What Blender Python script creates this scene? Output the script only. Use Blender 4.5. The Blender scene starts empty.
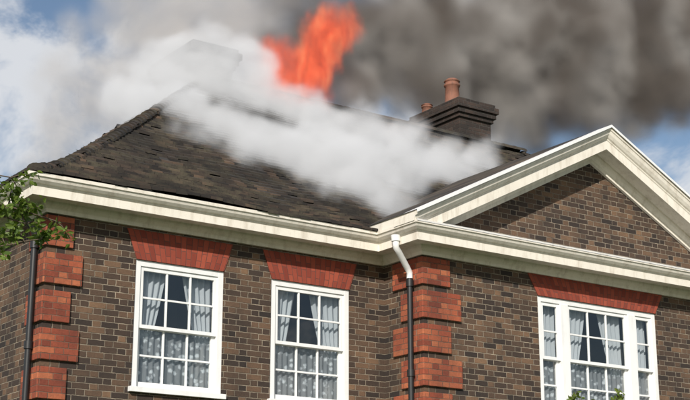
import bpy, bmesh, math, random
from mathutils import Vector, Matrix
random.seed(7)
scene=bpy.context.scene
scene.view_settings.view_transform='Standard'
scene.view_settings.look='None'
scene.view_settings.exposure=0
COL=scene.collection
# ---------------------------------------------------------------- helpers
def link(o,parent=None):
    COL.objects.link(o)
    if parent is not None: o.parent=parent
    return o
def empty(name,loc=(0,0,0)):
    e=bpy.data.objects.new(name,None); e.location=loc; COL.objects.link(e); return e
class MB:
    def __init__(s): s.v=[];s.f=[]
    def quad(s,a,b,c,d):
        n=len(s.v); s.v+=[tuple(a),tuple(b),tuple(c),tuple(d)]; s.f.append((n,n+1,n+2,n+3))
    def poly(s,pts):
        n=len(s.v); s.v+=[tuple(p) for p in pts]; s.f.append(tuple(range(n,n+len(pts))))
    def box(s,x0,x1,y0,y1,z0,z1):
        n=len(s.v)
        s.v+=[(x0,y0,z0),(x1,y0,z0),(x1,y1,z0),(x0,y1,z0),(x0,y0,z1),(x1,y0,z1),(x1,y1,z1),(x0,y1,z1)]
        for q in ((0,3,2,1),(4,5,6,7),(0,1,5,4),(1,2,6,5),(2,3,7,6),(3,0,4,7)): s.f.append(tuple(n+i for i in q))
    def obj(s,name,mat,parent=None,bevel=0,smooth=False):
        m=bpy.data.meshes.new(name); m.from_pydata(s.v,[],s.f); m.update()
        if mat: m.materials.append(mat)
        o=bpy.data.objects.new(name,m); link(o,parent)
        if smooth:
            for p in m.polygons: p.use_smooth=True
        if bevel:
            b=o.modifiers.new('bevel','BEVEL'); b.width=bevel; b.segments=2; b.limit_method='ANGLE'
        return o
def tube(mb,pts,rads,n=10):
    pts=[Vector(p) for p in pts]; base=len(mb.v); up=Vector((0,0,1))
    for i,p in enumerate(pts):
        d=(pts[min(i+1,len(pts)-1)]-pts[max(i-1,0)]).normalized()
        a=d.cross(Vector((0.31,0.95,0.05))); 
        if a.length<.05: a=d.cross(Vector((1,0,0)))
        a.normalize(); b=d.cross(a)
        for k in range(n):
            t=2*math.pi*k/n
            mb.v.append(tuple(p+(a*math.cos(t)+b*math.sin(t))*rads[i]))
    for i in range(len(pts)-1):
        for k in range(n):
            mb.f.append((base+i*n+k,base+i*n+(k+1)%n,base+(i+1)*n+(k+1)%n,base+(i+1)*n+k))
# ---------------------------------------------------------------- node helper
class NT:
    def __init__(s,tree): s.t=tree; s.n=tree.nodes; s.l=tree.links
    def inp(s,sock,val):
        if val is None: return
        if isinstance(val,bpy.types.NodeSocket): s.l.new(val,sock)
        else: sock.default_value=val
    def new(s,typ,props=None,ins=None):
        nd=s.n.new(typ)
        for k,v in (props or {}).items(): setattr(nd,k,v)
        for k,v in (ins or {}).items(): s.inp(nd.inputs[k],v)
        return nd
    def m(s,op,a,b=None,c=None,clamp=False):
        nd=s.n.new('ShaderNodeMath'); nd.operation=op; nd.use_clamp=clamp
        for i,v in enumerate((a,b,c)): s.inp(nd.inputs[i],v)
        return nd.outputs[0]
    def vm(s,op,a,b=None,scale=None):
        nd=s.n.new('ShaderNodeVectorMath'); nd.operation=op
        s.inp(nd.inputs[0],a)
        if b is not None: s.inp(nd.inputs[1],b)
        if scale is not None: s.inp(nd.inputs['Scale'],scale)
        return nd.outputs['Value'] if op in ('LENGTH','DISTANCE','DOT_PRODUCT') else nd.outputs[0]
    def mix(s,f,a,b):
        nd=s.n.new('ShaderNodeMix'); nd.data_type='RGBA'
        s.inp(nd.inputs[0],f); s.inp(nd.inputs[6],a); s.inp(nd.inputs[7],b); return nd.outputs[2]
    def ramp(s,f,stops,interp='LINEAR'):
        nd=s.n.new('ShaderNodeValToRGB'); cr=nd.color_ramp; cr.interpolation=interp
        while len(cr.elements)<len(stops): cr.elements.new(0.5)
        for e,(p,c) in zip(cr.elements,stops):
            e.position=p; e.color=(c[0],c[1],c[2],1) if hasattr(c,'__len__') else (c,c,c,1)
        s.inp(nd.inputs[0],f); return nd.outputs[0]
    def noise(s,vec,scale,detail=4,rough=.5,dist=0,out='Fac'):
        nd=s.n.new('ShaderNodeTexNoise'); s.inp(nd.inputs['Vector'],vec)
        nd.inputs['Scale'].default_value=scale; nd.inputs['Detail'].default_value=detail
        nd.inputs['Roughness'].default_value=rough; nd.inputs['Distortion'].default_value=dist
        return nd.outputs[out]
def mat_new(name):
    m=bpy.data.materials.new(name); m.use_nodes=True; nt=NT(m.node_tree)
    b=nt.n['Principled BSDF']; return m,nt,b
def simple_mat(name,col,rough=.6,var=.15,scale=6,bump=.0,bscale=60,dirt=None,dirt_amt=.4):
    m,nt,b=mat_new(name)
    pos=nt.new('ShaderNodeNewGeometry').outputs['Position']
    n=nt.noise(pos,scale,5,.6)
    c=nt.mix(n,tuple(x*(1-var) for x in col)+(1,),tuple(min(1,x*(1+var)) for x in col)+(1,))
    if dirt:
        st=nt.vm('MULTIPLY',pos,(3.0,3.0,.6))
        d=nt.ramp(nt.noise(st,3,7,.7),[(.48,0),(.72,1)])
        c=nt.mix(nt.m('MULTIPLY',d,dirt_amt),c,dirt+(1,))
    nt.l.new(c,b.inputs['Base Color']); b.inputs['Roughness'].default_value=rough
    if bump:
        bp=nt.new('ShaderNodeBump',None,{'Strength':bump,'Distance':.01,'Height':nt.noise(pos,bscale,4,.6)})
        nt.l.new(bp.outputs[0],b.inputs['Normal'])
    return m
# ---------------------------------------------------------------- brick material (flemish bond)
def brick_mat(name,ramp,mortar,BW=.3375,RH=.075,soot=0.0,joint=.006):
    m,nt,b=mat_new(name)
    pos=nt.new('ShaderNodeNewGeometry').outputs['Position']
    wob=nt.vm('SCALE',nt.vm('SUBTRACT',nt.noise(pos,22,2,.6,out='Color'),(.5,.5,.5)),scale=.011)
    p=nt.vm('ADD',pos,wob)
    sx=nt.new('ShaderNodeSeparateXYZ',None,{0:p})
    u=nt.m('ADD',sx.outputs[0],sx.outputs[1]); u=nt.m('ADD',u,100.0); z=nt.m('ADD',sx.outputs[2],10.0)
    zr=nt.m('DIVIDE',z,RH); row=nt.m('FLOOR',zr); fv=nt.m('FRACT',zr)
    off=nt.m('MULTIPLY',nt.m('MODULO',row,2.0),.5)
    ur=nt.m('ADD',nt.m('DIVIDE',u,BW),off); col=nt.m('FLOOR',ur); fu=nt.m('FRACT',ur)
    hd=nt.m('GREATER_THAN',fu,2/3.)
    d1=nt.m('MINIMUM',fu,nt.m('SUBTRACT',1.0,fu)); d2=nt.m('ABSOLUTE',nt.m('SUBTRACT',fu,2/3.))
    du=nt.m('MULTIPLY',nt.m('MINIMUM',d1,d2),BW)
    dv=nt.m('MULTIPLY',nt.m('MINIMUM',fv,nt.m('SUBTRACT',1.0,fv)),RH)
    d=nt.m('MINIMUM',du,dv)
    mr=nt.new('ShaderNodeMapRange',{'interpolation_type':'SMOOTHSTEP'},{'Value':d,'From Min':joint*.6,'From Max':joint*1.4})
    mask=mr.outputs[0]
    cell=nt.new('ShaderNodeCombineXYZ',None,{0:nt.m('ADD',nt.m('MULTIPLY',col,2.0),hd),1:row,2:0.0}).outputs[0]
    wn=nt.new('ShaderNodeTexWhiteNoise',{'noise_dimensions':'3D'},{'Vector':cell})
    big=nt.noise(pos,1.3,4,.6)
    v=nt.m('ADD',nt.m('MULTIPLY',wn.outputs[0],.85),nt.m('MULTIPLY',big,.4)); v=nt.m('SUBTRACT',v,.12,clamp=True)
    c=nt.ramp(v,ramp)
    fine=nt.noise(pos,45,5,.7)
    c=nt.mix(nt.m('MULTIPLY',nt.ramp(fine,[(.35,1),(.65,0)]),.45),c,nt.vm('SCALE',c,scale=.4))
    mc=nt.mix(nt.ramp(nt.noise(pos,5,5,.7),[(.35,0),(.65,1)]),tuple(x*.38 for x in mortar)+(1,),mortar+(1,))
    c=nt.mix(mask,mc,c)
    # grime
    g=nt.ramp(nt.noise(nt.vm('MULTIPLY',pos,(1,1,.35)),1.8,6,.65),[(.42,0),(.72,1)])
    c=nt.mix(nt.m('MULTIPLY',g,.45+soot),c,(.02,.017,.015,1))
    nt.l.new(c,b.inputs['Base Color']); b.inputs['Roughness'].default_value=.9
    h=nt.m('ADD',nt.m('MULTIPLY',mask,.8),nt.m('MULTIPLY',fine,.3))
    h=nt.m('ADD',h,nt.m('MULTIPLY',wn.outputs[0],.25))
    bp=nt.new('ShaderNodeBump',None,{'Strength':1.0,'Distance':.011,'Height':h})
    nt.l.new(bp.outputs[0],b.inputs['Normal'])
    return m
M_brick=brick_mat('brown_brick',[(0,(.024,.018,.016)),(.3,(.060,.038,.027)),(.6,(.105,.063,.040)),(.85,(.16,.093,.055)),(1,(.25,.145,.08))],(.38,.31,.23),joint=.005)
M_red=brick_mat('red_brick',[(0,(.18,.04,.022)),(.5,(.35,.08,.038)),(1,(.50,.16,.07))],(.28,.15,.10),BW=.3375,joint=.004)
M_chim=brick_mat('chimney_brick',[(0,(.022,.017,.015)),(.5,(.042,.028,.022)),(1,(.07,.045,.034))],(.09,.08,.07),soot=.35)
# gauged lintel bricks: thin vertical joints
def lintel_mat():
    m,nt,b=mat_new('rubbed_red_brick')
    pos=nt.new('ShaderNodeNewGeometry').outputs['Position']
    uv=nt.new('ShaderNodeUVMap').outputs[0]
    sx=nt.new('ShaderNodeSeparateXYZ',None,{0:uv})
    u=nt.m('DIVIDE',sx.outputs[0],.068); cu=nt.m('FLOOR',u); fu=nt.m('FRACT',u)
    d=nt.m('MINIMUM',fu,nt.m('SUBTRACT',1.0,fu))
    v=nt.m('ADD',nt.m('DIVIDE',sx.outputs[1],.19),nt.m('MULTIPLY',nt.m('MODULO',cu,2.0),.5)); cv=nt.m('FLOOR',v); fv=nt.m('FRACT',v)
    dv=nt.m('MULTIPLY',nt.m('MINIMUM',fv,nt.m('SUBTRACT',1.0,fv)),2.6)
    mask=nt.ramp(nt.m('MINIMUM',d,dv),[(.02,0),(.08,1)])
    cell=nt.new('ShaderNodeCombineXYZ',None,{0:cu,1:cv}).outputs[0]
    wn=nt.new('ShaderNodeTexWhiteNoise',{'noise_dimensions':'3D'},{'Vector':cell})
    c=nt.ramp(wn.outputs[0],[(0,(.20,.033,.018)),(1,(.40,.082,.042))])
    c=nt.mix(nt.m('MULTIPLY',nt.noise(pos,20,5,.6),.5),c,(.13,.03,.02,1))
    c=nt.mix(mask,(.11,.045,.035,1),c)
    nt.l.new(c,b.inputs['Base Color']); b.inputs['Roughness'].default_value=.9
    bp=nt.new('ShaderNodeBump',None,{'Strength':.6,'Distance':.004,'Height':mask}); nt.l.new(bp.outputs[0],b.inputs['Normal'])
    return m
M_lintel=lintel_mat()
M_cornice=simple_mat('cornice_paint',(.78,.73,.64),.6,.08,3,.2,80,(.36,.29,.20),.5)
M_white=simple_mat('white_paint',(.80,.80,.79),.4,.05,5,.1,60,(.45,.43,.4),.25)
M_black=simple_mat('black_iron',(.018,.018,.019),.4,.2)
M_lead=simple_mat('lead_flashing',(.55,.55,.55),.5,.15,4,.2,60,(.3,.29,.27),.5)
M_stone=simple_mat('stone',(.42,.39,.33),.85,.2,6,.4,50,(.15,.14,.12),.5)
M_dark=simple_mat('interior_dark',(.03,.027,.025),.9)
M_room=simple_mat('room_wall',(.16,.15,.14),.9)
M_terra=simple_mat('terracotta',(.22,.095,.06),.8,.25,8,.2,40,(.05,.035,.03),.7)
M_door=simple_mat('door_paint',(.03,.05,.04),.35)
# roof tile material
def tile_mat():
    m,nt,b=mat_new('clay_roof_tiles')
    pos=nt.new('ShaderNodeNewGeometry').outputs['Position']
    rnd=nt.new('ShaderNodeNewGeometry').outputs['Random Per Island']
    c=nt.ramp(rnd,[(0,(.016,.013,.012)),(.4,(.038,.029,.023)),(.8,(.068,.048,.036)),(1,(.13,.082,.054))])
    mo=nt.ramp(nt.noise(pos,2.6,8,.75),[(.46,0),(.58,1)])
    c=nt.mix(nt.m('MULTIPLY',mo,.65),c,(.11,.094,.06,1))
    ch=nt.ramp(nt.noise(pos,.9,6,.6),[(.40,0),(.60,1)])
    c=nt.mix(nt.m('MULTIPLY',ch,.75),c,(.014,.012,.011,1))
    # charring around the seat of the fire
    dd=nt.m('DIVIDE',nt.vm('DISTANCE',pos,(6.2,3.8,9.4)),2.6)
    cf=nt.m('SUBTRACT',1.25,nt.m('ADD',dd,nt.m('MULTIPLY',nt.noise(pos,1.7,5,.6),.4)),clamp=True)
    c=nt.mix(nt.m('MULTIPLY',cf,.9),c,(.008,.007,.007,1))
    c=nt.mix(nt.m('MULTIPLY',nt.noise(pos,60,4,.7),.5),c,nt.vm('SCALE',c,scale=.4))
    nt.l.new(c,b.inputs['Base Color']); b.inputs['Roughness'].default_value=.9
    bp=nt.new('ShaderNodeBump',None,{'Strength':.6,'Distance':.006,'Height':nt.noise(pos,45,4,.7)}); nt.l.new(bp.outputs[0],b.inputs['Normal'])
    return m
M_tile=tile_mat()
# glass
def glass_mat():
    m=bpy.data.materials.new('window_glass'); m.use_nodes=True; nt=NT(m.node_tree); nt.n.clear()
    pos=nt.new('ShaderNodeNewGeometry').outputs['Position']
    bp=nt.new('ShaderNodeBump',None,{'Strength':.25,'Distance':.01,'Height':nt.noise(pos,2.5,2,.5)})
    tr=nt.new('ShaderNodeBsdfTransparent',None,{'Color':(.90,.93,.93,1)})
    gl=nt.new('ShaderNodeBsdfGlossy',None,{'Color':(1,1,1,1),'Roughness':.02,'Normal':bp.outputs[0]})
    lw=nt.new('ShaderNodeLayerWeight',None,{'Blend':.5})
    fr=nt.m('ADD',nt.m('MULTIPLY',nt.m('POWER',lw.outputs['Facing'],4.0),.85),.10)
    mx=nt.new('ShaderNodeMixShader',None,{0:fr,1:tr.outputs[0],2:gl.outputs[0]})
    o=nt.new('ShaderNodeOutputMaterial',None,{0:mx.outputs[0]}); return m
M_glass=glass_mat()
def curtain_mat(name,lace):
    m=bpy.data.materials.new(name); m.use_nodes=True; nt=NT(m.node_tree); nt.n.clear()
    pos=nt.new('ShaderNodeNewGeometry').outputs['Position']
    col=(.62,.65,.69,1)
    df=nt.new('ShaderNodeBsdfDiffuse',None,{'Color':col}); tl=nt.new('ShaderNodeBsdfTranslucent',None,{'Color':col})
    a=nt.new('ShaderNodeMixShader',None,{0:.25,1:df.outputs[0],2:tl.outputs[0]})
    tr=nt.new('ShaderNodeBsdfTransparent')
    if lace:
        vo=nt.new('ShaderNodeTexVoronoi',{'feature':'F1'},{'Vector':nt.vm('MULTIPLY',pos,(1,.2,1)),'Scale':13.0})
        n=nt.noise(pos,30,5,.7)
        k=nt.m('ADD',nt.m('MULTIPLY',vo.outputs[0],.75),nt.m('MULTIPLY',n,.6))
        alpha=nt.ramp(k,[(.45,.98),(.62,.34)])
    else:
        alpha=.85
    mx=nt.new('ShaderNodeMixShader',None,{0:alpha,1:tr.outputs[0],2:a.outputs[0]})
    nt.new('ShaderNodeOutputMaterial',None,{0:mx.outputs[0]}); return m
M_curtain=curtain_mat('net_curtain',False); M_lace=curtain_mat('lace_curtain',True)

# ================================================================ HOUSE
H=empty('brick_house')
XW0,XW1,YW=4.95,11.35,-.85
LX,LY=16.3,9.1
ZC=5.93   # underside of cornice at wall
def wall_y(y,x0,x1,z0,z1,rects,mb,rev=.14):
    xs=sorted(set([x0,x1]+[r[0] for r in rects]+[r[1] for r in rects]))
    zs=sorted(set([z0,z1]+[r[2] for r in rects]+[r[3] for r in rects]))
    for i in range(len(xs)-1):
        for j in range(len(zs)-1):
            cx=(xs[i]+xs[i+1])/2; cz=(zs[j]+zs[j+1])/2
            if any(r[0]<cx<r[1] and r[2]<cz<r[3] for r in rects): continue
            mb.quad((xs[i],y,zs[j]),(xs[i+1],y,zs[j]),(xs[i+1],y,zs[j+1]),(xs[i],y,zs[j+1]))
    for (a,b,c,d) in rects:
        mb.quad((a,y,c),(a,y+rev,c),(a,y+rev,d),(a,y,d)); mb.quad((b,y,c),(b,y,d),(b,y+rev,d),(b,y+rev,c))
        mb.quad((a,y,d),(a,y+rev,d),(b,y+rev,d),(b,y,d)); mb.quad((a,y,c),(b,y,c),(b,y+rev,c),(a,y+rev,c))
W1=(1.17,2.41,3.90,5.52); W2=(3.12,4.36,3.90,5.52)
W3=(7.00,9.38,3.90,5.62)
mainL=[W1,W2,(1.17,2.41,.85,2.75),(3.12,4.36,.85,2.75)]
mainR=[(16.3-b,16.3-a,c,d) for (a,b,c,d) in mainL]
wing=[W3,(7.35,9.0,.02,2.6)]
mb=MB()
wall_y(0,0,XW0,0,6.2,mainL,mb); wall_y(0,XW1,LX,0,6.2,mainR,mb)
wall_y(YW,XW0,XW1,0,6.3,wing,mb)
mb.quad((XW0,0,0),(XW0,YW,0),(XW0,YW,6.3),(XW0,0,6.3)); mb.quad((XW1,YW,0),(XW1,0,0),(XW1,0,6.3),(XW1,YW,6.3))
mb.quad((0,LY,0),(0,0,0),(0,0,6.2),(0,LY,6.2)); mb.quad((LX,0,0),(LX,LY,0),(LX,LY,6.2),(LX,0,6.2)); mb.quad((LX,LY,0),(0,LY,0),(0,LY,6.2),(LX,LY,6.2))
AX,AZ,SL=8.15,8.22,.508
mb.poly([(XW0,YW,6.3),(XW1,YW,6.3),(XW1,YW,AZ-.2-SL*3.2),(AX,YW,AZ-.2),(XW0,YW,AZ-.2-SL*3.2)])
mb.obj('walls',M_brick,H)
# quoins
mb=MB()
def quoins(xc,yc,sx,sy,wn,ww,flip=0):
    z=5.90;k=flip
    while z>.2:
        a=(wn,ww)[k%2]; b=(ww,wn)[k%2]; p=.035; h=.375
        z0=z-h
        fx0,fx1=(xc-p*sx,xc+a*sx); 
        mb.box(min(fx0,fx1),max(fx0,fx1),min(yc-p*sy,yc+.1*sy),max(yc-p*sy,yc+.1*sy),z0,z)
        y0,y1=yc+.1*sy,yc+b*sy
        x0,x1=xc-p*sx,xc+.1*sx
        mb.box(min(x0,x1),max(x0,x1),min(y0,y1),max(y0,y1),z0,z)
        z-=.45;k+=1
quoins(0,0,1,1,.33,.46); quoins(LX,0,-1,1,.33,.46)
quoins(XW0,YW,1,1,.45,.63); quoins(XW1,YW,-1,1,.45,.63)
mb.obj('quoins',M_red,H,bevel=.012)
# lintels
def lintel(name,xb0,xb1,zb,xt0,xt1,zt,y):
    yf=y-.012; bm=bmesh.new()
    P=[(xb0,zb),(xb1,zb),(xt1,zt),(xt0,zt)]
    f=[bm.verts.new((x,yf,z)) for x,z in P]; k=[bm.verts.new((x,y+.13,z)) for x,z in P]
    n=12
    bm.faces.new(f)
    for i in range(4): bm.faces.new((f[i],k[i],k[(i+1)%4],f[(i+1)%4]))
    uvl=bm.loops.layers.uv.new('UVMap')
    bmesh.ops.subdivide_edges(bm,edges=[e for e in bm.edges if abs(e.verts[0].co.z-e.verts[1].co.z)<1e-5 and abs(e.verts[0].co.y-e.verts[1].co.y)<1e-5],cuts=n,use_grid_fill=True)
    for fa in bm.faces:
        for l in fa.loops:
            c=l.vert.co; t=(c.z-zb)/(zt-zb)
            a=xb0+(xt0-xb0)*t; b=xb1+(xt1-xb1)*t
            l[uvl].uv=((c.x-a)/(b-a)*(xb1-xb0)+10,c.z)
    bmesh.ops.recalc_face_normals(bm,faces=bm.faces)
    me=bpy.data.meshes.new(name); bm.to_mesh(me); bm.free(); me.materials.append(M_lintel)
    link(bpy.data.objects.new(name,me),H)
for r in mainL+mainR: lintel('lintel',r[0]+.005,r[1]-.005,r[3],r[0]-.14,r[1]+.12,r[3]+.37,0)
lintel('lintel',W3[0]+.005,W3[1]-.005,W3[3],W3[0]-.18,W3[1]+.17,5.925,YW)
# windows
def curtain(mbx,x0,x1,z0,z1,y,amp=.02,pitch=.07,seed=0):
    n=int((x1-x0)/.012); rr=random.Random(seed); ph=rr.random()*6; pts=[]
    for i in range(n+1):
        x=x0+(x1-x0)*i/n
        yy=y+amp*math.sin(x/pitch*6.28+ph+1.2*math.sin(x*9+ph)); pts.append((x,yy))
    for i in range(n):
        a,b=pts[i],pts[i+1]; mbx.quad((a[0],a[1],z0),(b[0],b[1],z0),(b[0],b[1],z1),(a[0],a[1],z1))
def drape(mbx,xo,xi_top,xi_bot,z0,z1,y,seed=0):
    """curtain held at outer edge xo, inner edge sweeping from xi_top to xi_bot"""
    rr=random.Random(seed); ph=rr.random()*6; N=26;Mz=10
    def P(i,j):
        t=i/N; s=j/Mz; z=z0+(z1-z0)*s; xi=xi_bot+(xi_top-xi_bot)*(s**.8)
        return (xo+(xi-xo)*t, y+.022*math.sin(t*6*6.28*.8+ph+.5*s), z)
    n=len(mbx.v)
    for j in range(Mz+1):
        for i in range(N+1): mbx.v.append(P(i,j))
    for j in range(Mz):
        for i in range(N): q=n+j*(N+1)+i; mbx.f.append((q,q+1,q+N+2,q+N+1))
def sash(mw,mg,x0,x1,z0,z1,yf,cols,rows,st=.05,top=.05,bot=.06,bar=.024):
    d=.04
    mw.box(x0,x0+st,yf,yf+d,z0,z1); mw.box(x1-st,x1,yf,yf+d,z0,z1)
    mw.box(x0+st,x1-st,yf+.001,yf+d,z0,z0+bot); mw.box(x0+st,x1-st,yf+.001,yf+d,z1-top,z1)
    gx0,gx1,gz0,gz1=x0+st,x1-st,z0+bot,z1-top
    for i in range(1,cols):
        x=gx0+(gx1-gx0)*i/cols; mw.box(x-bar/2,x+bar/2,yf+.006,yf+d-.004,gz0,gz1)
    for j in range(1,rows):
        z=gz0+(gz1-gz0)*j/rows; mw.box(gx0,gx1,yf+.008,yf+d-.006,z-bar/2,z+bar/2)
    for i in range(cols):
        for j in range(rows):
            a=gx0+(gx1-gx0)*i/cols; b=gx0+(gx1-gx0)*(i+1)/cols; c=gz0+(gz1-gz0)*j/rows; e=gz0+(gz1-gz0)*(j+1)/rows
            t=[random.uniform(-.0025,.0025) for _ in range(3)]
            y=yf+.022
            mg.quad((a,y+t[0],c),(b,y+t[1],c),(b,y+t[1]+t[2],e),(a,y+t[0]+t[2],e))
def window(r,y,tri=False,seed=0):
    x0,x1,z0,z1=r; mw,mg,mc,ml=MB(),MB(),MB(),MB(); rd=MB()
    wr=random.Random(seed+3)
    yf=y+.012; F=.075
    zs=z0+.06
    mw.box(x0,x0+F,yf,yf+.11,zs,z1); mw.box(x1-F,x1,yf,yf+.11,zs,z1); mw.box(x0+F,x1-F,yf+.001,yf+.11,z1-F,z1)
    mw.box(x0-.04,x1+.04,y-.06,y+.125,z0-.005,zs-.002)  # sill
    def unit(a,b,cols,sd):
        zm=(zs+z1-F)/2; w=b-a
        sash(mw,mg,a,b,zm-.02,z1-F,yf+.018,cols,2,top=.05,bot=.045)
        sash(mw,mg,a,b,zs,zm+.02,yf+.06,cols,2,top=.045,bot=.075)
        if cols>1:
            k1,k2=wr.uniform(.36,.48),wr.uniform(.34,.46)
            drape(mc,a,a+w*k1,a+w*k1*.55,zm-.12,z1-F,yf+.15,sd); drape(mc,b,b-w*k2,b-w*k2*.5,zm-.12,z1-F,yf+.15,sd+1)
        else: curtain(mc,a,b,zm,z1-F,yf+.15,.02,.08,sd)
        curtain(ml,a,b,zs,zm-.01,yf+.128,.012,.09,sd+2)
    if tri:
        a=x0+F; s=.36; mm=.15
        unit(a,a+s,1,seed); unit(x1-F-s,x1-F,1,seed+5); unit(a+s+mm,x1-F-s-mm,3,seed+9)
        for xx in (a+s,x1-F-s-mm): mw.box(xx,xx+mm,yf-.012,yf+.108,zs,z1-F-.001)
    else: unit(x0+F,x1-F,3,seed)
    mw.obj('sash_window_frame',M_white,H,bevel=.003); mg.obj('window_glass',M_glass,H)
    mc.obj('net_curtain',M_curtain,H,smooth=True); ml.obj('lace_curtain',M_lace,H,smooth=True)
    rd.quad((x0-.5,y+1.6,z0-.8),(x1+.5,y+1.6,z0-.8),(x1+.5,y+1.6,z1+.6),(x0-.5,y+1.6,z1+.6))
    rd.quad((x0-.5,y+.2,z1+.3),(x1+.5,y+.2,z1+.3),(x1+.5,y+1.6,z1+.3),(x0-.5,y+1.6,z1+.3))
    rd.quad((x0-.5,y+.2,z0-.3),(x1+.5,y+.2,z0-.3),(x1+.5,y+1.6,z0-.3),(x0-.5,y+1.6,z0-.3))
    for xx in (x0-.5,x1+.5): rd.quad((xx,y+.2,z0-.8),(xx,y+1.6,z0-.8),(xx,y+1.6,z1+.6),(xx,y+.2,z1+.6))
    rd.obj('room_interior',M_room,H)
for i,r in enumerate(mainL+mainR): window(r,0,seed=i*11)
window(W3,YW,True,77)
# front door
mb=MB(); mb.box(7.75,8.6,YW+.06,YW+.11,.1,2.2)
for (a,b,c,d) in ((7.84,8.12,.25,.95),(8.22,8.5,.25,.95),(7.84,8.12,1.1,2.05),(8.22,8.5,1.1,2.05)): mb.box(a,b,YW+.045,YW+.062,c,d)
mb.obj('front_door',M_door,H,bevel=.006)
mb=MB(); mb.box(7.36,7.74,YW-.03,YW+.12,.1,2.55); mb.box(8.61,8.99,YW-.03,YW+.12,.1,2.55); mb.box(7.741,8.609,YW-.028,YW+.12,2.21,2.55)
mb.box(7.2,9.15,YW-.30,YW-.002,2.62,2.75); mb.box(7.28,9.07,YW-.2,YW-.003,2.56,2.618)
mb.obj('door_surround',M_white,H,bevel=.01)
mb=MB(); mb.box(7.1,9.25,YW-1.0,YW-.002,0,.1); mb.obj('door_step',M_stone,H,bevel=.01)

# ---- cornice sweep
prof=[(0,-.01),(.045,-.01),(.05,.035),(.085,.065),(.10,.09),(.10,.115),(.13,.118),(.33,.118),(.335,.085),(.36,.085),(.362,.185),(.375,.195),(.378,.205),(.40,.215),(.43,.245),(.445,.28),(.46,.285),(.462,.325),(.40,.327),(.395,.285),(.30,.28),(0,.30)]
def sweep_closed(path,prof,z0,name,mat):
    n=len(path); mb=MB(); rings=[]
    for i in range(n):
        p0=Vector(path[i-1]);p1=Vector(path[i]);p2=Vector(path[(i+1)%n])
        d1=(p1-p0).normalized(); d2=(p2-p1).normalized()
        n1=Vector((d1.y,-d1.x)); n2=Vector((d2.y,-d2.x))
        mt=(n1+n2)/(1+n1.dot(n2))
        rings.append([(p1.x+mt.x*o,p1.y+mt.y*o,z0+z) for o,z in prof])
    m=len(prof)
    for r in rings: mb.v+=r
    for i in range(n):
        j=(i+1)%n
        for k in range(m-1): mb.f.append((i*m+k,j*m+k,j*m+k+1,i*m+k+1))
    return mb.obj(name,mat,H)
path=[(0,0),(XW0,0),(XW0,YW),(XW1,YW),(XW1,0),(LX,0),(LX,LY),(0,LY)]
sweep_closed(path,prof,ZC,'cornice_and_gutter',M_cornice)
mb=MB()
yo=YW-.455
mb.quad((XW0-.44,yo,6.262),(XW1+.44,yo,6.262),(XW1+.3,YW+.02,6.40),(XW0-.3,YW+.02,6.40))
mb.quad((XW0-.455,yo,6.262),(XW0-.44,0,6.262),(XW0-.2,0,6.36),(XW0-.3,YW,6.40))
mb.quad((XW0-.44,yo-.012,6.235),(XW1+.44,yo-.012,6.235),(XW1+.44,yo,6.263),(XW0-.44,yo,6.263))
mb.obj('ledge_flashing',M_lead,H)
# raking cornice
bm=bmesh.new()
ang=math.atan(SL)
rprof=[(o*1.025,(z+.01)*1.22) for o,z in prof[:18]]+[(.0,.36)]
top=max(z for o,z in rprof)
for side in (-1,1):
    ring0=[];ring1=[]
    for o,z in rprof:
        zz=(z-top)/math.cos(ang)
        ring0.append(bm.verts.new((AX,YW-o,AZ+zz)))
        L=3.2+.47
        ring1.append(bm.verts.new((AX+side*L,YW-o,AZ+zz-SL*L)))
    for k in range(len(rprof)-1):
        q=(ring0[k],ring1[k],ring1[k+1],ring0[k+1])
        bm.faces.new(q if side>0 else q[::-1])
    bm.faces.new(ring1)
r=bmesh.ops.bisect_plane(bm,geom=list(bm.verts)+list(bm.edges)+list(bm.faces),plane_co=(0,0,6.235),plane_no=(0,0,-1),clear_outer=True)
me=bpy.data.meshes.new('raking_cornice'); bm.to_mesh(me); bm.free(); me.materials.append(M_cornice)
link(bpy.data.objects.new('raking_cornice',me),H)

# ---- roof
E=.45
def zp(s): return 6.27+.80*s-.30*(1-math.exp(-s/.6))
def und(x,y): return .018*math.sin(x*1.3+y*.7)+.012*math.sin(x*3.1-y*2.2+1)
tiles=MB(); deck=MB()
rt=random.Random(3)
def slope(org,ud,vd,L,cut=None):
    org=Vector(org);ud=Vector(ud);vd=Vector(vd)
    def P(u,s,dz): 
        q=org+ud*u+vd*s; return (q.x,q.y,zp(s)+dz+und(q.x,q.y))
    ns=20
    for i in range(ns):
        s0=5*i/ns;s1=5*(i+1)/ns
        deck.quad(P(s0,s0,-.03),P(L-s0,s0,-.03),P(L-s1,s1,-.03),P(s1,s1,-.03))
    g=.088; s=-.03;r=0
    while s<4.97:
        u=max(s,0)-.1+(.0825 if r%2 else 0); w=.165; rl=rt.uniform(0,.012)
        while u<L-s:
            c=u+w/2
            if c>s+.03 and c<L-s-.03 and rt.random()>.004:
                s2=min(s+g*1.5,5.0); l=rt.uniform(0,.012)+rl; sk=rt.uniform(-.005,.005)
                if rt.random()<.06: l+=.018
                ss=s+rt.uniform(-.009,.009)
                a=P(u+.002,ss,.036+l);b=P(u+w-.002,ss+sk,.036+l+rt.uniform(-.004,.004));c1=P(u+w-.002,s2,.0);d=P(u+.002,s2,.0)
                a2=P(u+.002,ss,.008+l-.01);b2=P(u+w-.002,ss+sk,.008+l-.01)
                n=len(tiles.v); tiles.v+=[a,b,c1,d,a2,b2]
                tiles.f+=[(n,n+1,n+2,n+3),(n+4,n+5,n+1,n),(n+4,n,n+3),(n+5,n+2,n+1)]
            u+=w
        s+=g;r+=1
slope((-E,-E,0),(1,0,0),(0,1,0),LX+2*E)
slope((-E,LY+E,0),(0,-1,0),(1,0,0),LY+2*E)
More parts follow.
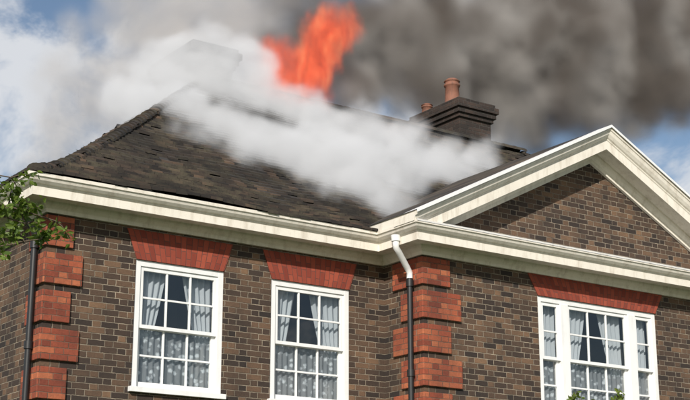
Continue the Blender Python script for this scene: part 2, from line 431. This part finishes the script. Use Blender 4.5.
slope((LX+E,-E,0),(0,1,0),(-1,0,0),LY+2*E)
slope((LX+E,LY+E,0),(-1,0,0),(0,-1,0),LX+2*E)
tiles.obj('roof_tiles',M_tile,H); deck.obj('roof_deck',M_dark,H)
bon=MB()
def halfround(p,q,r0,r1):
    p=Vector(p);q=Vector(q);d=(q-p).normalized();a=d.cross(Vector((0,0,1))).normalized();b=a.cross(d)
    n=len(bon.v);K=7
    for (c,r) in ((p,r0),(q,r1)):
        for k in range(K+1):
            t=math.pi*k/K; bon.v.append(tuple(c+a*math.cos(t)*r+b*(math.sin(t)*r*.75)))
    for k in range(K): bon.f.append((n+k,n+k+1,n+K+2+k,n+K+1+k))
    bon.f.append(tuple(n+k for k in range(K,-1,-1)))
for cx,cy,sx,sy in ((-E,-E,1,1),(LX+E,-E,-1,1),(-E,LY+E,1,-1),(LX+E,LY+E,-1,-1)):
    s=0.10
    while s<4.95:
        e=min(s+.12,5.0)
        halfround((cx+sx*s,cy+sy*s,zp(s)+.005+rt.uniform(-.012,.012)),(cx+sx*e,cy+sy*e,zp(e)-.01),.105,.085); s+=.088
x=5-E
while x<LX+E-5:
    halfround((x,5-E,zp(5)+.02+rt.uniform(-.005,.005)),(x+.3,5-E,zp(5)+.02),.13,.125); x+=.29
bon.obj('hip_and_ridge_tiles',M_tile,H)
mb=MB()
for sd in (-1,1):
    for i in range(14):
        a=3.67*i/14; b=3.67*(i+1)/14
        mb.quad((AX+sd*a,YW-.46,AZ-SL*a+.012),(AX+sd*b,YW-.46,AZ-SL*b+.012),(AX+sd*b,2.8,AZ-SL*b+.012),(AX+sd*a,2.8,AZ-SL*a+.012))
mb.obj('pediment_roof',M_tile,H)
mb=MB()
for sd in (-1,1):
    x=AX+sd*3.655; zt=AZ-SL*3.655+.01
    mb.quad((x,YW-.45,6.22),(x,.15,6.22),(x,.15,zt),(x,YW-.45,zt))
mb.obj('pediment_eave_fascia',M_cornice,H)
mb=MB()
for sd in (-1,1):
    L=3.67
    q=[(AX,YW-.50,AZ+.018),(AX+sd*L,YW-.50,AZ-SL*L+.018),(AX+sd*L,YW-.50,AZ-SL*L-.022),(AX,YW-.50,AZ-.022)]
    mb.quad(*q); mb.quad(q[0],q[1],(AX+sd*L,YW-.2,AZ-SL*L+.018),(AX,YW-.2,AZ+.018))
mb.obj('rake_flashing',M_white,H)
# ---- chimneys
def chimney(x0,x1,y0,y1,zb,zt,pots):
    mb=MB(); mb.box(x0+.12,x1-.12,y0+.12,y1-.12,zb,zt-.38)
    mb.box(x0+.08,x1-.08,y0+.08,y1-.08,zt-.379,zt-.30); mb.box(x0+.04,x1-.04,y0+.04,y1-.04,zt-.299,zt-.2)
    mb.box(x0,x1,y0,y1,zt-.199,zt-.08); mb.box(x0+.05,x1-.05,y0+.05,y1-.05,zt-.079,zt)
    mb.obj('chimney_stack',M_chim,H,bevel=.006)
    fl=MB()
    a,b=x0+.1,x1-.1
    fl.box(a,b,y0+.1,y1-.1,zb,zb+.25); fl.obj('chimney_flashing',M_lead,H)
    pm=MB()
    for (px,py,h,r) in pots:
        pr=[(r*1.15,0),(r*1.15,.06),(r,.08),(r*.9,h*.75),(r*1.05,h*.78),(r*1.1,h*.84),(r*.92,h*.87),(r*.92,h*.95),(r*1.08,h*.97),(r*.7,h*1.06),(r*.2,h*1.1)]
        n=len(pm.v);K=20
        for rr,zz in pr:
            for k in range(K): pm.v.append((px+rr*math.cos(6.2832*k/K),py+rr*math.sin(6.2832*k/K),zt-.01+zz))
        for i in range(len(pr)-1):
            for k in range(K): pm.f.append((n+i*K+k,n+i*K+(k+1)%K,n+(i+1)*K+(k+1)%K,n+(i+1)*K+k))
    if pots: pm.obj('chimney_pots',M_terra,H,smooth=True)
chimney(10.0,11.03,4.35,6.0,9.0,10.78,[(10.35,4.95,.55,.15),(10.35,5.75,.28,.11)])
chimney(4.25,5.25,4.45,6.1,8.6,10.65,[])
# ---- downpipes
def pipe(xp,yp,xg,yg):
    w=MB(); tube(w,[(xg,yg,6.12),(xg,yg,6.02),(xg,yg,5.98),(xg+(xp-xg)*.2,yg+(yp-yg)*.2,5.93),(xg+(xp-xg)*.8,yg+(yp-yg)*.8,5.76),(xp,yp,5.70),(xp,yp,5.62)],[.05,.045,.042,.042,.042,.042,.042],12)
    tube(w,[(xg,yg,6.14),(xg,yg,6.06)],[.07,.06],12)
    b=MB(); tube(b,[(xp,yp,5.62),(xp,yp,0)],[.038,.038],12)
    for z in (5.6,4.4,3.0,1.5): tube(b,[(xp,yp,z),(xp,yp,z-.09)],[.052,.052],12)
    return w,b
w,b=pipe(XW0-.085,YW+.17,XW0-.40,YW+.05)
w.obj('rainwater_swan_neck',M_white,H,smooth=True); b.obj('downpipe',M_black,H,smooth=True)
w,b=pipe(-.085,.16,-.36,.10)
w.obj('rainwater_swan_neck',M_black,H,smooth=True); b.obj('downpipe',M_black,H,smooth=True)

# ================================================================ GROUND
def ground():
    m,nt,b=mat_new('grass_ground')
    pos=nt.new('ShaderNodeNewGeometry').outputs['Position']
    c=nt.ramp(nt.noise(pos,3,10,.7),[(.3,(.03,.055,.015)),(.6,(.06,.10,.025)),(.8,(.11,.12,.045))])
    nt.l.new(c,b.inputs['Base Color']); b.inputs['Roughness'].default_value=1
    bp=nt.new('ShaderNodeBump',None,{'Strength':1.0,'Distance':.05,'Height':nt.noise(pos,40,6,.7)}); nt.l.new(bp.outputs[0],b.inputs['Normal'])
    mb=MB(); mb.quad((-600,-600,0),(600,-600,0),(600,600,0),(-600,600,0)); mb.obj('ground',m)
    mb=MB(); mb.quad((7.3,-30,.004),(9.05,-30,.004),(9.05,YW-1.0,.004),(7.3,YW-1.0,.004)); mb.obj('garden_path',M_stone)
ground()

# ================================================================ VEGETATION
def leaf_mat(name,c0,c1):
    m=bpy.data.materials.new(name); m.use_nodes=True; nt=NT(m.node_tree); nt.n.clear()
    r=nt.new('ShaderNodeNewGeometry').outputs['Random Per Island']
    c=nt.mix(r,c0+(1,),c1+(1,))
    d=nt.new('ShaderNodeBsdfPrincipled',None,{'Base Color':c,'Roughness':.5}); t=nt.new('ShaderNodeBsdfTranslucent',None,{'Color':nt.mix(.5,c,(.25,.35,.03,1))})
    mx=nt.new('ShaderNodeMixShader',None,{0:.4,1:d.outputs[0],2:t.outputs[0]}); nt.new('ShaderNodeOutputMaterial',None,{0:mx.outputs[0]}); return m
M_leaf=leaf_mat('leaves_green',(.05,.10,.015),(.18,.25,.045)); M_leafy=leaf_mat('leaves_yellow_green',(.09,.15,.02),(.22,.27,.05))
M_bark=simple_mat('bark',(.10,.075,.05),.9,.3,12,.6,40)
def leaf(mb,p,size,rr):
    p=Vector(p); d=Vector((rr.gauss(0,1),rr.gauss(0,1),rr.gauss(-.2,.7))).normalized(); a=d.cross(Vector((rr.gauss(0,1),rr.gauss(0,1),rr.gauss(0,1)))).normalized(); n=d.cross(a)
    L=size*rr.uniform(.7,1.2); w=L*.28
    n0=len(mb.v)
    pts=[p,p+d*L*.35+a*w+n*L*.05,p+d*L*.7+a*w*.75+n*L*.03,p+d*L-n*L*.06,p+d*L*.7-a*w*.75+n*L*.03,p+d*L*.35-a*w+n*L*.05,p+d*L*.5-n*L*.03]
    mb.v+=[tuple(q) for q in pts]
    for i in range(6): mb.f.append((n0+i,n0+(i+1)%6,n0+6))
def tree(name,base,trunk_top,limbs,leafmat,lsize,per,spread,seed,r0=.09):
    rr=random.Random(seed); e=empty(name); wood=MB(); lv=MB()
    base=Vector(base); tt=Vector(trunk_top)
    tp=[base.lerp(tt,t)+Vector((math.sin(t*5)*.05,math.cos(t*4)*.05-.05,0)) for t in (0,.25,.5,.75,1)]
    tube(wood,tp,[r0,r0*.85,r0*.7,r0*.55,r0*.35],10)
    for (end,k) in limbs:
        end=Vector(end); st=tp[k]; mid=st.lerp(end,.5)+Vector((0,0,.12*(end-st).length))
        bez=[(st*(1-t)**2+mid*2*t*(1-t)+end*t*t) for t in [i/8 for i in range(9)]]
        tube(wood,bez,[r0*.26*(1-i/8.3)**1.3+.003 for i in range(9)],6)
        for i in range(3,9):
            for q in range(2):
                ed=bez[i]+Vector((rr.gauss(0,1),rr.gauss(0,1),rr.gauss(.1,1))).normalized()*spread*rr.uniform(.5,1.1)
                tube(wood,[bez[i],bez[i].lerp(ed,.5)+Vector((0,0,.02)),ed],[.004,.003,.002],4)
                for t in range(per):
                    u=rr.uniform(.2,1.05); leaf(lv,bez[i].lerp(ed,u)+Vector((rr.gauss(0,.015),rr.gauss(0,.015),rr.gauss(0,.015))),lsize,rr)
    wood.obj('trunk_and_limbs',M_bark,e,smooth=True); lv.obj('foliage',leafmat,e)
rr=random.Random(5)
limbs=[((-3.38,-8.0,3.48),3),((-3.33,-8.05,3.58),4),((-3.46,-7.9,3.64),4),((-3.52,-8.1,3.42),3),((-3.48,-8.0,3.55),4),((-3.58,-8.0,3.8),4),((-3.55,-7.9,3.66),3)]
for i in range(30):
    a=rr.uniform(0,6.28); R=rr.uniform(.5,1.15); limbs.append(((-4.95+R*math.cos(a)*.98,-7.6+R*math.sin(a),rr.uniform(2.6,4.2)),rr.choice((2,3,4))))
tree('garden_tree',(-5.0,-7.6,0),(-4.9,-7.6,3.6),limbs,M_leaf,.045,26,.15,11)
limbs=[((4.55,-4.05,3.70),3),((4.65,-4.0,3.62),4),((5.35,-3.9,3.78),4),((5.25,-4.0,3.66),3)]
for i in range(22):
    a=rr.uniform(0,6.28); R=rr.uniform(.2,.8); limbs.append(((5.0+R*math.cos(a),-4+R*math.sin(a),rr.uniform(1.6,3.4)),rr.choice((1,2,3))))
tree('young_shrub',(5.0,-4,0),(5.0,-4,3.1),limbs,M_leafy,.06,9,.13,12,.04)

# ================================================================ SMOKE AND FIRE
def vol_object(name,blobs,mat,lo,hi,voxel,warp=(.35,.9,1.6),erode=1.1,thr=.05,gain=1.6,nscale=1.1,stretch=(1,1,1),billow=0.0,bscale=1.5):
    ng=bpy.data.node_groups.new(name+'_field','GeometryNodeTree')
    ng.interface.new_socket('Geometry',in_out='OUTPUT',socket_type='NodeSocketGeometry')
    nt=NT(ng); out=nt.n.new('NodeGroupOutput')
    pos=nt.n.new('GeometryNodeInputPosition').outputs[0]
    sp=nt.vm('MULTIPLY',pos,stretch)
    w1=nt.vm('SCALE',nt.vm('SUBTRACT',nt.noise(sp,warp[0],2,.5,out='Color'),(.5,.5,.5)),scale=warp[2]*1.6)
    w2=nt.vm('SCALE',nt.vm('SUBTRACT',nt.noise(sp,warp[1],3,.55,out='Color'),(.5,.5,.5)),scale=warp[2]*.7)
    p=nt.vm('ADD',nt.vm('ADD',pos,w1),w2)
    acc=None
    for (x,y,z,r,w) in blobs:
        d=nt.m('DIVIDE',nt.vm('DISTANCE',p,(x,y,z)),r*1.35)
        k=nt.m('SUBTRACT',1.0,nt.m('MULTIPLY',d,d),clamp=True); k=nt.m('MULTIPLY',k,w)
        acc=k if acc is None else nt.m('ADD',acc,k)
    acc=nt.m('MINIMUM',acc,1.15)
    q=nt.vm('ADD',sp,nt.vm('SCALE',w2,scale=.5))
    n=nt.noise(q,nscale,6,.66)
    e=nt.m('MULTIPLY',nt.m('SUBTRACT',n,.56),erode*2)
    if billow:
        b1=nt.m('ABSOLUTE',nt.m('SUBTRACT',nt.m('MULTIPLY',nt.noise(q,bscale,1,.5),2.0),1.0))
        b2=nt.m('ABSOLUTE',nt.m('SUBTRACT',nt.m('MULTIPLY',nt.noise(q,bscale*2.3,1,.5),2.0),1.0))
        b3=nt.m('ABSOLUTE',nt.m('SUBTRACT',nt.m('MULTIPLY',nt.noise(q,bscale*5.1,1,.5),2.0),1.0))
        bb=nt.m('ADD',nt.m('ADD',b1,nt.m('MULTIPLY',b2,.5)),nt.m('MULTIPLY',b3,.28))
        e=nt.m('ADD',e,nt.m('MULTIPLY',nt.m('SUBTRACT',bb,.42),billow))
    d=nt.m('MULTIPLY',nt.m('ADD',nt.m('SUBTRACT',acc,thr),e),gain)
    d=nt.m('MULTIPLY',nt.m('MINIMUM',nt.m('MAXIMUM',d,0.0),1.0),nt.m('MULTIPLY',acc,3.0,clamp=True))
    vc=nt.n.new('GeometryNodeVolumeCube')
    nt.inp(vc.inputs['Density'],d); vc.inputs['Min'].default_value=lo; vc.inputs['Max'].default_value=hi
    for i,a in enumerate('XYZ'): vc.inputs['Resolution '+a].default_value=max(8,int((hi[i]-lo[i])/voxel))
    sm=nt.n.new('GeometryNodeSetMaterial'); sm.inputs['Material'].default_value=mat
    nt.l.new(vc.outputs[0],sm.inputs[0]); nt.l.new(sm.outputs[0],out.inputs[0])
    me=bpy.data.meshes.new(name); me.materials.append(mat); o=bpy.data.objects.new(name,me); link(o)
    md=o.modifiers.new('smoke','NODES'); md.node_group=ng
    return o
def smoke_mat(name,col,dens,emis=(0,0,0),estr=0,aniso=0.0,step=1.0,col2=None,fire=False):
    m=bpy.data.materials.new(name); m.use_nodes=True; nt=NT(m.node_tree); nt.n.clear()
    m.cycles.volume_step_rate=step
    pv=nt.new('ShaderNodeVolumePrincipled',None,{'Color':col+(1,),'Density':dens,'Anisotropy':aniso,'Absorption Color':(0,0,0,1)})
    at=nt.new('ShaderNodeAttribute',{'attribute_name':'density'})
    pos=nt.new('ShaderNodeNewGeometry').outputs['Position']
    if col2:
        f=nt.ramp(nt.noise(pos,.55,1,.6),[(.42,0),(.6,1)])
        nt.l.new(nt.mix(f,col+(1,),col2+(1,)),pv.inputs['Color'])
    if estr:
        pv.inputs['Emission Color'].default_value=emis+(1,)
        if fire:
            fq=nt.vm('MULTIPLY',pos,(1,1,.5))
            fn=nt.noise(fq,3.6,5,.68,.8)
            nt.l.new(nt.ramp(fn,[(.36,(.16,.022,.014)),(.47,(.62,.065,.028)),(.56,(.95,.13,.045)),(.68,(1.0,.34,.14))]),pv.inputs['Emission Color'])
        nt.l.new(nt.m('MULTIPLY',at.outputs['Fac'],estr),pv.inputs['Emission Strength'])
    nt.new('ShaderNodeOutputMaterial',None,{'Volume':pv.outputs[0]}); return m
def bounds(bl,pad=.4):
    lo=[min(b[i]-b[3]*1.35 for b in bl)-pad for i in range(3)]; hi=[max(b[i]+b[3]*1.35 for b in bl)+pad for i in range(3)]
    return lo,hi
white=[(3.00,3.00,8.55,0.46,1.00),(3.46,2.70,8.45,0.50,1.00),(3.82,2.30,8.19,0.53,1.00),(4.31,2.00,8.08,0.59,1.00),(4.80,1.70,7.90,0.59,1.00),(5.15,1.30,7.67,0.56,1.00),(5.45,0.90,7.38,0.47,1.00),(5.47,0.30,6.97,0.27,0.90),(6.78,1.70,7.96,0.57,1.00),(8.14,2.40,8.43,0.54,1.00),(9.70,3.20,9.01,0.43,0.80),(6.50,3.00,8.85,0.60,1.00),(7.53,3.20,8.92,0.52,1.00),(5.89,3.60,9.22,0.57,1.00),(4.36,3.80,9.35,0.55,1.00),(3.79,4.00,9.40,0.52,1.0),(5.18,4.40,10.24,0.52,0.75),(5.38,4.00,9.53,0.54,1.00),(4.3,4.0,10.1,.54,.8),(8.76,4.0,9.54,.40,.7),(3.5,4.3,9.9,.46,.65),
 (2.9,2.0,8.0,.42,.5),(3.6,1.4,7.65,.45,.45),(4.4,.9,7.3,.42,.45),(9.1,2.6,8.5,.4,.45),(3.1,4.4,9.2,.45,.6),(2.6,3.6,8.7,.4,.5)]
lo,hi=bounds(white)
vol_object('white_smoke_plume',white,smoke_mat('white_smoke',(.97,.97,.97),3.8,(1,1,1),1.05,0.1,step=1.4),lo,hi,.075,warp=(.5,1.6,.8),erode=.55,nscale=2.2,gain=1.3,billow=.85,bscale=1.1)  # smoke given its own glow, standing in for light scattered many times inside
grey=[(4.74,7,11.56,.75,.9),(5.78,7,12.3,.8,.95),(4.41,7.5,10.64,.75,.75),(4.06,8,10.01,.68,.65),(3.5,8.5,9.55,.64,.6),(6.9,7,12.48,.79,.85),(4.55,7.5,12.5,.72,.7),(3.17,9,9.32,.56,.5),(5.02,6.5,11.06,.63,.85),(6.1,6.5,11.49,.57,.8),(3.6,8,11.6,.7,.5),(3.3,8.3,10.6,.6,.5)]
lo,hi=bounds(grey)
vol_object('grey_smoke_plume',grey,smoke_mat('grey_smoke',(.74,.70,.66),1.4,(1,.96,.92),.30,0.1,step=2.0),lo,hi,.14,warp=(.5,1.2,1.2),erode=.8,nscale=1.4,billow=.5,bscale=1.0)  # warm emission added to imitate bounced light within the grey smoke
dark=[(7.78,6.50,11.68,0.79,1.00),(8.63,6.00,11.08,0.67,1.00),(9.34,7.00,12.86,1.04,1.00),(10.91,7.00,12.55,1.11,1.00),(11.60,7.50,14.05,1.11,1.00),(13.33,7.50,13.74,1.37,1.00),(10.24,6.50,11.25,0.58,0.90),(16.04,8.00,15.06,1.52,1.00),(16.29,8.00,13.56,1.31,0.90),(19.01,8.50,15.68,1.67,1.00),(19.43,8.50,13.97,1.25,0.85),(22.25,9.00,15.73,1.66,1.00),(13.88,7.50,12.30,1.12,0.90),(22.82,9.00,17.37,1.41,1.00),(15.73,8.00,12.2,0.90,0.65),(7.48,6.80,12.78,0.80,0.80),(17.88,8.30,12.6,0.80,0.55),(11.8,7.0,11.4,.7,.6)]
lo,hi=bounds(dark)
vol_object('dark_smoke_plume',dark,smoke_mat('dark_smoke',(.28,.235,.20),2.4,(1,.92,.84),.05,0.0,step=2.0,col2=(.84,.79,.73)),lo,hi,.15,warp=(.4,1.1,1.4),erode=.65,gain=1.2,nscale=1.5,billow=.85,bscale=.6)  # slight added glow replaces bounced light; this smoke is no light source
fire=[(5.96,4.40,9.78,0.45,1.00),(5.77,4.50,10.18,0.37,1.00),(6.50,4.60,10.29,0.50,1.00),(6.80,4.80,10.92,0.48,1.00),(7.35,5.00,11.46,0.44,1.00),(6.1,4.80,10.85,0.36,0.85),(7.76,5.10,12.00,0.40,0.90),(7.10,4.80,10.75,0.33,0.80),(7.21,5.10,11.87,0.32,0.70)]
lo,hi=bounds(fire,.3)
vol_object('flames',fire,smoke_mat('fire',(.25,.12,.08),2.2,(1,.13,.035),2.6,step=1.5,fire=True),lo,hi,.045,warp=(1.3,4.0,.45),erode=1.6,nscale=3.2,gain=1.0,stretch=(1,1,.5))

# ================================================================ LIGHT
sunv=Vector((-.60,-.62,.50)).normalized()
L=bpy.data.lights.new('sun','SUN'); L.energy=4.9; L.angle=math.radians(.53); L.color=(1,.95,.87)
so=bpy.data.objects.new('sun',L); COL.objects.link(so); so.rotation_euler=(-sunv).to_track_quat('-Z','Y').to_euler()
w=bpy.data.worlds.new('World'); scene.world=w; w.use_nodes=True; nt=NT(w.node_tree); nt.n.clear()
sky=nt.new('ShaderNodeTexSky'); sky.sky_type='NISHITA'; sky.sun_disc=False
sky.sun_elevation=math.asin(sunv.z); sky.sun_rotation=math.atan2(sunv.x,sunv.y)
tc=nt.new('ShaderNodeTexCoord').outputs['Generated']
n1=nt.noise(nt.vm('MULTIPLY',tc,(1,1,1.8)),5.0,6,.62,.6)
cm=nt.ramp(n1,[(.44,0),(.62,1)],'EASE')
cm=nt.m('MULTIPLY',cm,.85)
skyc=nt.mix(cm,sky.outputs[0],(7.8,7.9,8.1,1))
bg=nt.new('ShaderNodeBackground',None,{0:skyc,1:.10}); nt.new('ShaderNodeOutputWorld',None,{0:bg.outputs[0]})
# ================================================================ CAMERA
cd=bpy.data.cameras.new('camera'); cd.sensor_width=36; cd.lens=36*1400/690; cd.clip_end=3000
co=bpy.data.objects.new('camera',cd); COL.objects.link(co); co.location=(-6.33,-15.11,1.6); co.rotation_euler=(math.radians(90+15.64),0,math.radians(54.9-90)); scene.camera=co
